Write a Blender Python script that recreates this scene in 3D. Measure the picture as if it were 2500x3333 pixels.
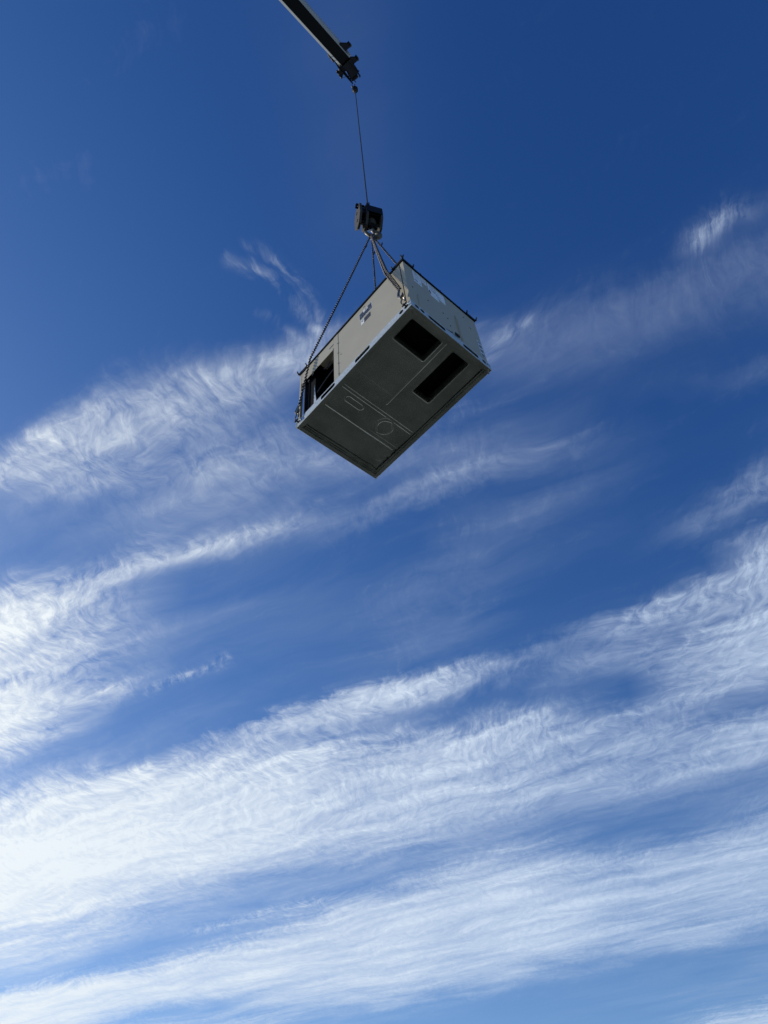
import bpy, bmesh, math, random
from mathutils import Vector, Matrix
random.seed(7)
for o in list(bpy.data.objects): bpy.data.objects.remove(o)
SC = bpy.context.scene
COL = SC.collection
R = math.radians

# ---------------------------------------------------------------- camera
CAM_H = 1.6
cam = bpy.data.cameras.new('camera'); cob = bpy.data.objects.new('camera', cam); COL.objects.link(cob)
pitch, roll = R(48.3875), R(-5.1983)
fw = Vector((0, math.cos(pitch), math.sin(pitch))); rt = Vector((1, 0, 0)); up = rt.cross(fw)
r2 = rt*math.cos(roll) + up*math.sin(roll); u2 = up*math.cos(roll) - rt*math.sin(roll)
m = Matrix((r2, u2, -fw)).transposed().to_4x4(); m.translation = Vector((0, 0, CAM_H))
cob.matrix_world = m
cam.sensor_fit = 'VERTICAL'; cam.sensor_height = 24.0; cam.lens = 24.0*2337.7/3333.0
cam.clip_start = 0.05; cam.clip_end = 20000
SC.camera = cob

# ---------------------------------------------------------------- sun and exposure
YAW = -0.783
AX = Vector((math.cos(YAW), math.sin(YAW), 0)); BX = Vector((-math.sin(YAW), math.cos(YAW), 0))
SUN_EL = R(25.0); SUN_G = R(21.0)          # elevation; grazing angle to the long front face
h = -AX*math.cos(SUN_G) - BX*math.sin(SUN_G)
SUN = Vector((h.x*math.cos(SUN_EL), h.y*math.cos(SUN_EL), math.sin(SUN_EL))).normalized()
sl = bpy.data.lights.new('sun', 'SUN'); sl.energy = 4.6; sl.angle = R(0.53); sl.color = (1.0, 0.94, 0.84)
so = bpy.data.objects.new('sun', sl); COL.objects.link(so)
so.rotation_euler = SUN.to_track_quat('Z', 'Y').to_euler(); so.location = (0, 0, 60)
SC.view_settings.view_transform = 'Standard'; SC.view_settings.look = 'None'
SC.view_settings.exposure = 0.0; SC.view_settings.gamma = 1.0
SC.view_settings.use_curve_mapping = False

# ---------------------------------------------------------------- world: sky with a cirrus layer
W = bpy.data.worlds.new('World'); SC.world = W; W.use_nodes = True
NT = W.node_tree; NT.nodes.clear()

class S:
    """a scalar socket with operators"""
    nt = None
    def __init__(s, k): s.k = k
    @staticmethod
    def put(sock, v):
        if isinstance(v, S): S.nt.links.new(v.k, sock)
        else: sock.default_value = v
    @staticmethod
    def op(o, a, b=0.0, c=0.0, clamp=False):
        n = S.nt.nodes.new('ShaderNodeMath'); n.operation = o; n.use_clamp = clamp
        for i, v in enumerate((a, b, c)): S.put(n.inputs[i], v)
        return S(n.outputs[0])
    def __add__(a, b): return S.op('ADD', a, b)
    __radd__ = __add__
    def __sub__(a, b): return S.op('SUBTRACT', a, b)
    def __rsub__(a, b): return S.op('SUBTRACT', b, a)
    def __mul__(a, b): return S.op('MULTIPLY', a, b)
    __rmul__ = __mul__
    def __truediv__(a, b): return S.op('DIVIDE', a, b)
    def __rtruediv__(a, b): return S.op('DIVIDE', b, a)
    def __pow__(a, b): return S.op('POWER', a, b)
def clamp01(a): return S.op('ADD', a, 0.0, clamp=True)
def smx(a, lo, hi):
    n = S.nt.nodes.new('ShaderNodeMapRange'); n.interpolation_type = 'SMOOTHSTEP'
    S.put(n.inputs[0], a); n.inputs[1].default_value = lo; n.inputs[2].default_value = hi
    return S(n.outputs[0])
def comb(x, y, z=0.0):
    n = S.nt.nodes.new('ShaderNodeCombineXYZ')
    for i, v in enumerate((x, y, z)): S.put(n.inputs[i], v)
    return n.outputs[0]
def vm(o, a, b=None, scale=None):
    n = S.nt.nodes.new('ShaderNodeVectorMath'); n.operation = o
    for i, v in enumerate((a, b)):
        if v is None: continue
        if hasattr(v, 'is_output'): S.nt.links.new(v, n.inputs[i])
        else: n.inputs[i].default_value = v
    if scale is not None: S.put(n.inputs['Scale'], scale)
    return n
def noise(vec, scale, detail=6, rough=0.55, dist=0.0, lac=2.0):
    n = S.nt.nodes.new('ShaderNodeTexNoise'); n.noise_dimensions = '2D'
    S.nt.links.new(vec, n.inputs['Vector'])
    n.inputs['Scale'].default_value = scale; n.inputs['Detail'].default_value = detail
    n.inputs['Roughness'].default_value = rough; n.inputs['Distortion'].default_value = dist
    n.inputs['Lacunarity'].default_value = lac
    return n
S.nt = NT

LATTICE = """
00000000000000000000000000000000000000000000000000000000000000000000000000000000000000000000000000000000000000000000000000000000000000000000000000000000000000000000000000000000000000000000000000000000000000000000000000000000000000000000000000
00000000000000000000000000000000000000000000000000000000000001154859544209061414120908080808080808080808080808080808080808080808080808080808080808080808080808080808080808080808080808080808080808080808080808080808080808080808080808080808080808
00000000000000000000000000000000000000000000000000000000000000053055574924061115131008070912183263768184868787837566626678859193939189888055383636373737373737373737373737373737373737373737373737373737373737373737373737373737373737373737373737
00000000000000000000000000000000000000000000000000000000000000010833565849280911141310080809121936667781848788868070636372848993939289888261403636375067788692969798989899999998979591847876787561422431819292959595959595959595959595959595959595
00000000000000000000000000000000000000000000000000000000000104143147535451453835281414141209070608266069747880828175655857677885909187848273493534354360748391959798989898999998979591847776787460392237849293959680432110040404040404040404040404
00000000000000000000000000000000000000000000000000000000000206173042485050484542474626191818161309073755545049545962636052434545557076623635402214192742597483909497979898989898979591837467697163432344879293959367361807020100000000000000000000
00000000000000000000000000000000000000000000000000000000000104102133424647464440384139363124202019161739554728172024262624273330221934481903010101030610214470848993959596969696969491837158546057371819719191917557543821080301010101010101010101
00000000000000000000000000000000000000000000000000000000000001030919314044454440343133373734282223221613275348180201020203071008080503030100000001020505063466768388919292929293939288816953424242271609498688875817415444261104010101010101010101
00000000000000000000000000000000000000000000000000000000000000000105152837414140353029333737342723272013112047400800000000030806020000000000000000010202104855596778858787878788888886827258433126262612568386858037163252462913040100000000000000
00000000000000000000000000000000000000000000000000000000000000000001051935424238281815213035353126312210101125411803010000010304020000000000000000000000075460545466768081818181828281787260463223222529688485858575593343554425100301000000000000
00000000000000000000000000000000000000000000000000000000000000000000010829393830150401020510192630373416070716251614080200000000000000000000000000000000086067584343597075777777777878777365523827243863808484838382776132201610050100000000000000
00000000000000000000000000000000000000000000000000000000000000000000000108232725170803000000010414253433191009071423170400000000000001020304040404040302085670603822284863717373737474747367574431254167808282828282827862300501000000000000000000
00000000000000000000000000000000000000000000000000000000000000000000000000051520201711050200000002091926251811122330150200000001010306091213131313111007052264624215112751697270696970707067594734305071808282828281817863300507000000000000000000
00000000000000000000000000000000000000000000000000000000000000000000000000000106131818161106020100010512181816162433180201010305060809111313131212100906040644563810021033626966656566666664584734314766778080807979797560270400030000000000000000
00000000000000000000000000000000000000000000000000000000000000000000000000000000010410161818161207040202071113131627270802030609101009080706040403020201000015412906010113456262616262636361554431253453656876767675727256220903100200000000000000
00000000000000000000000000000000000000000000000000000000000000000000000000000000000000041622222017110603020408091016251705040811111008050302010000000000000008242133352207142437515758595959554431231914275765737373636760290709140803262707000000
00000000000000000000000000000000000000000000000000000000000000000000000000000000000000051520201917141006030204050507161810060809090705030201000000000000000232463933363215020213434851545556544631221912114564707171635763401211191315806917000000
00000000000000000000000000000000000000000000000000000000000000000000000000000000000001051217181817151208050201000001050605040506050302010100010504000000001148514128355157524242522636495152524732221919366069706969655262441614211227825708000000
00000000000000000000000000000000000000000000000000000000000000000000000000000000000000020814171717151208040202040300000000010101000000000003182713010101084358544239587884837357552620414748504733222441606868686868595657331118190956814002000000
00000000000000000000000000000000000000000000000000000000000000000000000000000000000000020513181818161309050201020807020000000000000000010826361903113036536362554342607884858066593418404748494530212646636868686868565856301118181818181818181818
00000000000000000000000000000000000000000000000000000000000000000000000000000000000216271312192019181511070301000209120400000000000001123648310502204149626663564442597784857966593219404748494530212626262626262626262626262626262626262626262626
00000000000000000000000000000000000000000000000000000000000000000000000000000000000209151009151920201815110603010002131202000000000001093248370901154048616664574442587684858585858585858585858585858585858585858585858585858585858585858585858585
00000000000000000000000000000000000000000000000000000000000000000000000000000000000001030506111820201917130804020001081604000000000000062848411201010101010101010101010101010101010101010101010101010101010101010101010101010101010101010101010101
00000000000000000000000000000000000000000000000000000000000000000000000000000000000000020405081519201918141005020100050505050505050505050505050505050505050505050505050505050505050505050505050505050505050505050505050505050505050505050505050505
""".split()
P0, P1, Q0, Q1 = -.42, .42, 0.0, 1.44
NP = len(LATTICE); NQ = len(LATTICE[0])//2

tc = NT.nodes.new('ShaderNodeTexCoord')
dn = vm('NORMALIZE', tc.outputs['Generated'])
sp = NT.nodes.new('ShaderNodeSeparateXYZ'); NT.links.new(dn.outputs[0], sp.inputs[0])
dx, dy, dz = (S(sp.outputs[i]) for i in range(3))
zc = S.op('MAXIMUM', dz, 0.02)
u = dx/zc; v = dy/zc
ss = 0.934*u - 0.358*v; tt = 0.358*u + 0.934*v            # along and across the wind
base = comb(ss, tt)
# slow warp so that nothing runs ruler-straight
wn = noise(base, 1.6, 3, 0.5); wsp = NT.nodes.new('ShaderNodeSeparateColor'); NT.links.new(wn.outputs['Color'], wsp.inputs[0])
w1 = S(wsp.outputs[0]) - 0.5; w2 = S(wsp.outputs[1]) - 0.5
s1 = ss + 0.35*w1; t1 = tt + 0.22*w2
curl = noise(comb(s1*1.0, t1*1.0), 7.0, 4, 0.55)
csp = NT.nodes.new('ShaderNodeSeparateColor'); NT.links.new(curl.outputs['Color'], csp.inputs[0])
c1 = S(csp.outputs[0]) - 0.5; c2 = S(csp.outputs[1]) - 0.5
s2 = s1 + 0.10*c1; t2 = t1 + 0.06*c2
low = smx(tt, 0.9, 2.6)                                     # lower in the sky the sheet is smoother
curl2 = noise(comb(s2, t2), 26.0, 5, 0.6)
dsp = NT.nodes.new('ShaderNodeSeparateColor'); NT.links.new(curl2.outputs['Color'], dsp.inputs[0])
e1_ = (S(dsp.outputs[0]) - 0.5)*(1.0 - 0.85*low); e2_ = (S(dsp.outputs[1]) - 0.5)*(1.0 - 0.85*low)
streak = S(noise(comb(s2*1.3 + 3.1, t2*9.0), 1.9, 8, 0.58).outputs[0]) - 0.5
s3 = s1 + 0.07*c1 + 0.016*e1_ + 0.35*t1; t3 = t1 + 0.05*c2 + 0.016*e2_
feather = S(noise(comb(s3*20.0, t3*5.5 + 7.7), 2.6, 9, 0.64).outputs[0]) - 0.5
ripple = S(noise(comb(s2*44.0, t2*30.0), 1.0, 8, 0.62, 0.4).outputs[0]) - 0.5
# the cloud cover map, looked up in sky coordinates (p = east-west, q = band across the wind)
pp = dx/S.op('MAXIMUM', dy + 1.0, 0.05) + 0.030*w2 + 0.012*c2
qq = S.op('ARCTAN2', tt, 1.0) + 0.014*feather + 0.02*w1 + 0.030*c1*(1.0 - 0.55*low) + 0.02*e1_ + 0.018*streak*(1.0 - 0.4*low)
pg = S.op('MINIMUM', S.op('MAXIMUM', (pp - P0)*((NP-1)/(P1-P0)), 0.0), NP-1.0)
qg = clamp01((qq - Q0)/(Q1 - Q0))
qv = comb(qg, qg, qg); pv = comb(pg, pg, pg)
cover = None
for k in range(0, NP, 3):
    cn = NT.nodes.new('ShaderNodeVectorCurve')
    cm = cn.mapping; cm.use_clip = False
    for c in range(3):
        row = LATTICE[min(k + c, NP - 1)]
        vals = [int(row[2*j:2*j+2])/100 for j in range(NQ)]
        cu = cm.curves[c]
        while len(cu.points) > 2: cu.points.remove(cu.points[1])
        cu.points[0].location = (0, vals[0]); cu.points[-1].location = (1, vals[-1])
        for j in range(1, NQ - 1):
            cu.points.new(j/(NQ-1), vals[j])
        for pt in cu.points: pt.handle_type = 'VECTOR'
    cm.update()
    NT.links.new(qv, cn.inputs['Vector'])
    a = vm('SUBTRACT', pv, (k, k+1, k+2)); b = vm('ABSOLUTE', a.outputs[0])
    c_ = vm('SUBTRACT', (1, 1, 1), b.outputs[0]); d_ = vm('MAXIMUM', c_.outputs[0], (0, 0, 0))
    e = vm('DOT_PRODUCT', cn.outputs[0], d_.outputs[0]); e = S(e.outputs['Value'])
    cover = e if cover is None else cover + e
cover = clamp01(cover)
patch = S(noise(comb(s1*0.9 + 5.0, t1*2.6), 2.4, 4, 0.55).outputs[0]) - 0.5
veil = smx(tt, 0.35, 0.75)*(0.055 + 0.26*patch + 0.10*streak)*(1.0 - 0.7*smx(tt, 1.3, 2.4))*(1.0 - 0.7*smx(dx, 0.05, 0.4))
tex = streak*(1.2 - 0.25*low) + feather*(1.0 - 0.7*low)*(0.55 + 3.0*S.op('MAXIMUM', patch + 0.08, 0.0)) + ripple*(1.0 - 0.6*low)
gain = 0.30 + 0.80*smx(cover, 0.12, 0.5)
dens = cover*(1.0 + (tex*gain + patch*(0.6 + 0.5*low))*(1.12 - cover)*1.9)
dens = dens + S.op('MAXIMUM', veil, 0.0)*(1.0 - cover)
dens = dens + (ripple*0.12 + feather*0.05)*cover*(1.0 - 0.5*low)
HZ0, HZ1 = (-0.01, 0.02), (0.01, 0.36)
WISPS = [(-0.1829, 0.3909, -0.1591, 0.4024, 0.0062, 0.232), (-0.1591, 0.4024, -0.1358, 0.4196, 0.0063, 0.3), (-0.1358, 0.4196, -0.1138, 0.4398, 0.0064, 0.3), (-0.1138, 0.4398, -0.091, 0.478, 0.0064, 0.3), (-0.091, 0.478, -0.0775, 0.5011, 0.0065, 0.232), (-0.1558, 0.3724, -0.1197, 0.3987, 0.0054, 0.186), (-0.1197, 0.3987, -0.0999, 0.4278, 0.0055, 0.24), (-0.0999, 0.4278, -0.087, 0.4501, 0.0056, 0.24), (-0.087, 0.4501, -0.0696, 0.4831, 0.0057, 0.186), (-0.163, 0.4651, -0.1301, 0.4809, 0.0052, 0.139), (-0.1301, 0.4809, -0.107, 0.5111, 0.0052, 0.139), (0.1847, 0.5994, 0.2076, 0.5631, 0.0074, 0.263), (0.2076, 0.5631, 0.245, 0.5237, 0.0073, 0.263), (0.4868, 0.4264, 0.5042, 0.4069, 0.0134, 0.263), (0.5042, 0.4069, 0.5304, 0.3887, 0.0132, 0.263), (-0.5759, 1.3767, -0.5312, 1.3507, 0.0115, 0.325), (-0.5312, 1.3507, -0.458, 1.3121, 0.0114, 0.42), (-0.458, 1.3121, -0.38, 1.2809, 0.0113, 0.325), (-0.8394, 2.8753, -0.5782, 2.764, 0.0265, 0.248), (-0.5782, 2.764, -0.3315, 2.6628, 0.025, 0.248)]
uw = u + 0.045*c1 + 0.022*e1_ + 0.012*feather; vw = v + 0.045*c2 + 0.022*e2_ + 0.012*ripple
wis = None
pwv = comb(uw, vw)
for (ax_, ay_, bx_, by_, ww_, dd_) in WISPS:
    lx, ly = bx_ - ax_, by_ - ay_; l2_ = lx*lx + ly*ly
    pa = vm('SUBTRACT', pwv, (ax_, ay_, 0)).outputs[0]
    tpar = clamp01(S(vm('DOT_PRODUCT', pa, (lx/l2_, ly/l2_, 0)).outputs['Value']))
    dd2 = vm('SUBTRACT', pa, vm('SCALE', (lx, ly, 0), scale=tpar).outputs[0]).outputs[0]
    q2 = S(vm('DOT_PRODUCT', dd2, dd2).outputs['Value'])*(0.45/(ww_*ww_))
    g_ = S.op('POWER', 2.71828, q2*-1.0)*dd_
    wis = g_ if wis is None else S.op('MAXIMUM', wis, g_)
dens = dens + wis*S.op('MAXIMUM', 0.62 + 3.2*feather + 2.4*streak + 1.5*patch, 0.0)
faint = smx(streak + 0.6*feather, 0.10, 0.55)*0.10           # hardly visible veils in the blue
alpha = clamp01((S.op('MAXIMUM', dens, 0.0) + faint)**1.38)
hz = vm('SUBTRACT', comb(u, v), (HZ0[0], HZ0[1], 0)).outputs[0]
hxl, hyl = HZ1[0]-HZ0[0], HZ1[1]-HZ0[1]; hl2 = hxl*hxl + hyl*hyl
htp = clamp01(S(vm('DOT_PRODUCT', hz, (hxl/hl2, hyl/hl2, 0)).outputs['Value']))
hd = vm('SUBTRACT', hz, vm('SCALE', (hxl, hyl, 0), scale=htp).outputs[0]).outputs[0]
alpha = alpha + S.op('POWER', 2.71828, S(vm('DOT_PRODUCT', hd, hd).outputs['Value'])*(-1.0/(.075*.075)))*(0.020 + 0.03*patch)*smx(dz, 0.2, 0.5)
alpha = clamp01(alpha)*smx(dz, 0.0, 0.03)

sky = NT.nodes.new('ShaderNodeTexSky'); sky.sky_type = 'NISHITA'; sky.sun_disc = False
sky.sun_elevation = SUN_EL; sky.sun_rotation = math.atan2(SUN.x, SUN.y)
sky.altitude = 200; sky.air_density = 1.0; sky.dust_density = 0.35; sky.ozone_density = 2.2
cs = S(vm('DOT_PRODUCT', dn.outputs[0], tuple(SUN)).outputs['Value'])
ph = (cs*0.5 + 0.5)**4.0
TINT = (0.80, 0.86, 1.0)
skc = vm('MULTIPLY', sky.outputs[0], TINT)
sxs = NT.nodes.new('ShaderNodeSeparateXYZ'); NT.links.new(skc.outputs[0], sxs.inputs[0])
def deepen(x, k, p, c, w):          # camera response: deep polarised blue high up, paler towards the horizon
    x = x*0.1; return (k*x**p)/(1.0 + c*(x/w)**p)*10.0
skd = comb(deepen(S(sxs.outputs[0]), 14.9, 2.2, 2.2, .25), deepen(S(sxs.outputs[1]), 3.34, 1.58, .50, .3), deepen(S(sxs.outputs[2]), 1.50, 1.1, .12, .5))
def mixc(fac, a, b):
    n = NT.nodes.new('ShaderNodeMix'); n.data_type = 'RGBA'
    S.put(n.inputs[0], fac)
    for i, val in ((6, a), (7, b)):
        if hasattr(val, 'is_output'): NT.links.new(val, n.inputs[i])
        else: n.inputs[i].default_value = val
    return n.outputs[2]
cloudc = mixc(clamp01(ph*1.32 - 0.22), (5.7, 6.9, 8.7, 1), (9.7, 10.2, 10.2, 1))
out = mixc(alpha, skd, cloudc)
bg = NT.nodes.new('ShaderNodeBackground'); bg.inputs[1].default_value = 0.1
NT.links.new(out, bg.inputs[0])
wo = NT.nodes.new('ShaderNodeOutputWorld'); NT.links.new(bg.outputs[0], wo.inputs[0])

# ---------------------------------------------------------------- materials
def mat(name, col, rough=0.5, metal=0.0, var=0.12, vscale=6.0, bump=0.0, bscale=40.0, spec=0.5, stretch=(1, 1, 1), col2=None, coat=0.0):
    m = bpy.data.materials.new(name); m.use_nodes = True; nt = m.node_tree
    b = nt.nodes['Principled BSDF']
    t = nt.nodes.new('ShaderNodeTexCoord'); mp = nt.nodes.new('ShaderNodeMapping'); mp.inputs['Scale'].default_value = stretch
    nt.links.new(t.outputs['Object'], mp.inputs[0])
    n = nt.nodes.new('ShaderNodeTexNoise'); n.inputs['Scale'].default_value = vscale; n.inputs['Detail'].default_value = 8; n.inputs['Roughness'].default_value = 0.65
    nt.links.new(mp.outputs[0], n.inputs[0])
    cr = nt.nodes.new('ShaderNodeValToRGB'); cr.color_ramp.elements[0].position = 0.3; cr.color_ramp.elements[1].position = 0.7
    lo = [c*(1 - var) for c in col]; hi = [min(1, c*(1 + var)) for c in (col2 or col)]
    cr.color_ramp.elements[0].color = (*lo, 1); cr.color_ramp.elements[1].color = (*hi, 1)
    nt.links.new(n.outputs[0], cr.inputs[0]); nt.links.new(cr.outputs[0], b.inputs['Base Color'])
    mr = nt.nodes.new('ShaderNodeMapRange'); mr.inputs[3].default_value = rough*0.85; mr.inputs[4].default_value = min(1, rough*1.15)
    nt.links.new(n.outputs[0], mr.inputs[0]); nt.links.new(mr.outputs[0], b.inputs['Roughness'])
    b.inputs['Metallic'].default_value = metal
    b.inputs['Specular IOR Level'].default_value = spec
    b.inputs['Coat Weight'].default_value = coat
    if bump:
        n2 = nt.nodes.new('ShaderNodeTexNoise'); n2.inputs['Scale'].default_value = bscale; n2.inputs['Detail'].default_value = 4
        nt.links.new(mp.outputs[0], n2.inputs[0])
        bp = nt.nodes.new('ShaderNodeBump'); bp.inputs['Strength'].default_value = bump; bp.inputs['Distance'].default_value = 0.01
        nt.links.new(n2.outputs[0], bp.inputs['Height']); nt.links.new(bp.outputs[0], b.inputs['Normal'])
    return m
M = {}
M['beige'] = mat('beige_paint', (0.45, 0.405, 0.30), 0.42, 0, 0.04, 3.0, 0.06, 2.5)
M['galv'] = mat('galvanised_sheet', (0.56, 0.60, 0.61), 0.40, 0.25, 0.22, 34.0, 0.05, 60)
M['pan'] = mat('galvanised_pan', (0.42, 0.46, 0.42), 0.19, 0.82, 0.26, 3.0, 0.06, 3.0)
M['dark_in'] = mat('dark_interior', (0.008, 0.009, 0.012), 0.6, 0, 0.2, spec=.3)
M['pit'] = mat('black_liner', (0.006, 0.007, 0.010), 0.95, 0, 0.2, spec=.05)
M['tackle'] = mat('worn_bright_steel', (0.22, 0.20, 0.17), 0.36, 0.75, 0.45, 50)
M['coil'] = mat('coil_fins', (0.05, 0.055, 0.065), 0.45, 0.3, 0.2, 30, 0.3, 120, stretch=(1, 1, 6))
M['black'] = mat('black_enamel', (0.007, 0.007, 0.008), 0.6, 0, 0.3, 12, 0.15, 50, spec=.12)
M['blackmatt'] = mat('black_plastic', (0.015, 0.015, 0.018), 0.55, 0, 0.2)
M['chain'] = mat('worn_chain_steel', (0.030, 0.025, 0.023), 0.42, 0.3, 0.4, 60)
M['hookp'] = mat('hook_paint', (0.075, 0.065, 0.035), 0.5, 0.0, 0.45, 14, 0.2, 40)
M['greygrease'] = mat('grey_block_steel', (0.050, 0.047, 0.040), 0.6, 0.0, 0.35, 14, 0.2, 50, spec=.15)
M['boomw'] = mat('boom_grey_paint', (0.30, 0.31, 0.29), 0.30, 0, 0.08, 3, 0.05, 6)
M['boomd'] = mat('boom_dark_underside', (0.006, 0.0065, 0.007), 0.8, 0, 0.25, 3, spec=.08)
M['white'] = mat('label_white', (0.74, 0.75, 0.74), 0.5, 0, 0.03)
M['labelb'] = mat('label_pale_film', (0.84, 0.87, 0.90), 0.35, 0, 0.08, 14)
M['labeld'] = mat('label_charcoal', (0.040, 0.040, 0.055), 0.4, 0, 0.35, 30)
M['labelbr'] = mat('label_brown', (0.055, 0.042, 0.038), 0.4, 0, 0.35, 30)
M['ink'] = mat('label_ink', (0.03, 0.032, 0.04), 0.5)
M['inkg'] = mat('label_grey_print', (0.16, 0.18, 0.22), 0.5)
M['rust'] = mat('rusty_steel', (0.10, 0.06, 0.045), 0.6, 0.4, 0.4, 40)
M['copper'] = mat('pipe_wrap', (0.10, 0.075, 0.07), 0.5, 0.2, 0.2)
M['rope'] = mat('steel_rope', (0.06, 0.06, 0.062), 0.5, 0.5, 0.3, 80)
M['orange'] = mat('lock_tag_orange', (0.35, 0.10, 0.02), 0.5)

# ---------------------------------------------------------------- mesh helpers
def link(name, me, m=None, parent=None, loc=None, rot=None, label=None):
    o = bpy.data.objects.new(name, me); COL.objects.link(o)
    if m is not None and me is not None and not me.materials: me.materials.append(m)
    if parent is not None: o.parent = parent
    if loc is not None: o.location = loc
    if rot is not None: o.rotation_euler = rot
    if label: o['label'] = label
    return o
def thing(name, label, cat, loc, rotz=0.0, group=None):
    o = bpy.data.objects.new(name, None); COL.objects.link(o); o.empty_display_size = 0.1
    o.location = loc; o.rotation_euler = (0, 0, rotz); o['label'] = label; o['category'] = cat
    if group: o['group'] = group
    return o
class MB:
    def __init__(s): s.bm = bmesh.new()
    def box(s, lo, hi, bev=0.0, mtx=None):
        bm = s.bm; vs = []
        for z in (lo[2], hi[2]):
            for y in (lo[1], hi[1]):
                for x in (lo[0], hi[0]):
                    p = Vector((x, y, z)); p = mtx @ p if mtx else p
                    vs.append(bm.verts.new(p))
        fs = []
        for q in ((0, 2, 3, 1), (4, 5, 7, 6), (0, 1, 5, 4), (2, 6, 7, 3), (0, 4, 6, 2), (1, 3, 7, 5)):
            fs.append(bm.faces.new([vs[i] for i in q]))
        if bev:
            es = list({e for f in fs for e in f.edges})
            bmesh.ops.bevel(bm, geom=es, offset=bev, segments=2, affect='EDGES', profile=0.6)
        return s
    def prism(s, pts, n0, n1, frame):
        """outline pts (2D) in frame (o, ex, ey, ez); extruded along ez from n0 to n1"""
        o, ex, ey, ez = frame; bm = s.bm
        a = [bm.verts.new(o + ex*p[0] + ey*p[1] + ez*n0) for p in pts]
        b = [bm.verts.new(o + ex*p[0] + ey*p[1] + ez*n1) for p in pts]
        bm.faces.new(a); bm.faces.new(list(reversed(b)))
        for i in range(len(pts)):
            j = (i+1) % len(pts); bm.faces.new((a[i], b[i], b[j], a[j]))
        return s
    def tube(s, pts, r, n=8, caps=True):
        pts = [Vector(p) for p in pts]; rs = r if isinstance(r, (list, tuple)) else [r]*len(pts)
        bm = s.bm; rings = []
        d0 = (pts[1]-pts[0]).normalized(); ref = Vector((0, 0, 1)) if abs(d0.z) < .9 else Vector((1, 0, 0))
        e1 = d0.cross(ref).normalized()
        for i, p in enumerate(pts):
            d = (pts[min(i+1, len(pts)-1)] - pts[max(i-1, 0)]).normalized()
            e1 = (e1 - d*e1.dot(d)).normalized(); e2 = d.cross(e1)
            rings.append([bm.verts.new(p + (e1*math.cos(a) + e2*math.sin(a))*rs[i]) for a in [2*math.pi*k/n for k in range(n)]])
        for i in range(len(rings)-1):
            for k in range(n):
                bm.faces.new((rings[i][k], rings[i][(k+1) % n], rings[i+1][(k+1) % n], rings[i+1][k]))
        if caps:
            bm.faces.new(list(reversed(rings[0]))); bm.faces.new(rings[-1])
        return s
    def mesh(s, name, smooth=False):
        bmesh.ops.recalc_face_normals(s.bm, faces=s.bm.faces)
        me = bpy.data.meshes.new(name); s.bm.to_mesh(me); s.bm.free()
        if smooth:
            for p in me.polygons: p.use_smooth = True
            try: me.set_sharp_from_angle(angle=R(40))
            except Exception: pass
        return me
    def build(s, name, m, parent=None, smooth=False, **k):
        return link(name, s.mesh(name, smooth), m, parent, **k)
def loop_verts(bm, pts, fn): return [bm.verts.new(fn(p)) for p in pts]
def plate(name, outline, holes, thick, fn, m, parent, label=None, normal=None):
    """flat sheet with real holes: filled curve -> mesh; fn maps (a, b, depth) to local space"""
    cu = bpy.data.curves.new('tmp', 'CURVE'); cu.dimensions = '2D'; cu.fill_mode = 'BOTH'
    cu.extrude = thick/2
    for pts in [outline] + holes:
        sp_ = cu.splines.new('POLY'); sp_.points.add(len(pts)-1); sp_.use_cyclic_u = True
        for i, p in enumerate(pts): sp_.points[i].co = (p[0], p[1], 0, 1)
    ob = bpy.data.objects.new('tmp', cu); COL.objects.link(ob)
    dg = bpy.context.evaluated_depsgraph_get(); me = bpy.data.meshes.new_from_object(ob.evaluated_get(dg))
    bpy.data.objects.remove(ob); bpy.data.curves.remove(cu)
    for v_ in me.vertices: v_.co = fn(v_.co.x, v_.co.y, v_.co.z)
    me.name = name; me.materials.clear()
    bm = bmesh.new(); bm.from_mesh(me); bmesh.ops.remove_doubles(bm, verts=bm.verts, dist=1e-5); bmesh.ops.recalc_face_normals(bm, faces=bm.faces); bm.to_mesh(me); bm.free()
    return link(name, me, m, parent, label=label)
def rrect(x0, y0, x1, y1, r, n=4):
    pts = []
    for cx, cy, a0 in ((x1-r, y1-r, 0), (x0+r, y1-r, 90), (x0+r, y0+r, 180), (x1-r, y0+r, 270)):
        for k in range(n+1):
            a = R(a0 + 90*k/n); pts.append((cx + r*math.cos(a), cy + r*math.sin(a)))
    return pts

# ---------------------------------------------------------------- ground
gm = bpy.data.materials.new('open_ground'); gm.use_nodes = True; S.nt = gm.node_tree
gb = gm.node_tree.nodes['Principled BSDF']; gb.inputs['Roughness'].default_value = 0.95
gt = gm.node_tree.nodes.new('ShaderNodeTexCoord')
g1 = S(noise(gt.outputs['Object'], 0.08, 8, 0.6).outputs[0]); g2 = S(noise(gt.outputs['Object'], 3.0, 8, 0.7).outputs[0])
gr = gm.node_tree.nodes.new('ShaderNodeValToRGB'); S.put(gr.inputs[0], g1*0.6 + g2*0.4)
gr.color_ramp.elements[0].position = .35; gr.color_ramp.elements[0].color = (.032, .035, .027, 1)
gr.color_ramp.elements[1].position = .65; gr.color_ramp.elements[1].color = (.054, .054, .043, 1)
gl = gm.node_tree.nodes.new('ShaderNodeVectorMath'); gl.operation = 'LENGTH'; gm.node_tree.links.new(gt.outputs['Object'], gl.inputs[0])
gmx = gm.node_tree.nodes.new('ShaderNodeMix'); gmx.data_type = 'RGBA'      # dark yard near by; paler unseen outer ring added to reflect in pan ribs
S.put(gmx.inputs[0], smx(S(gl.outputs['Value']) + g1*20.0, 32.0, 60.0)); gm.node_tree.links.new(gr.outputs[0], gmx.inputs[6]); gmx.inputs[7].default_value = (.50, .48, .42, 1)
gm.node_tree.links.new(gmx.outputs[2], gb.inputs['Base Color'])
bm = bmesh.new()
rings = []
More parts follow.
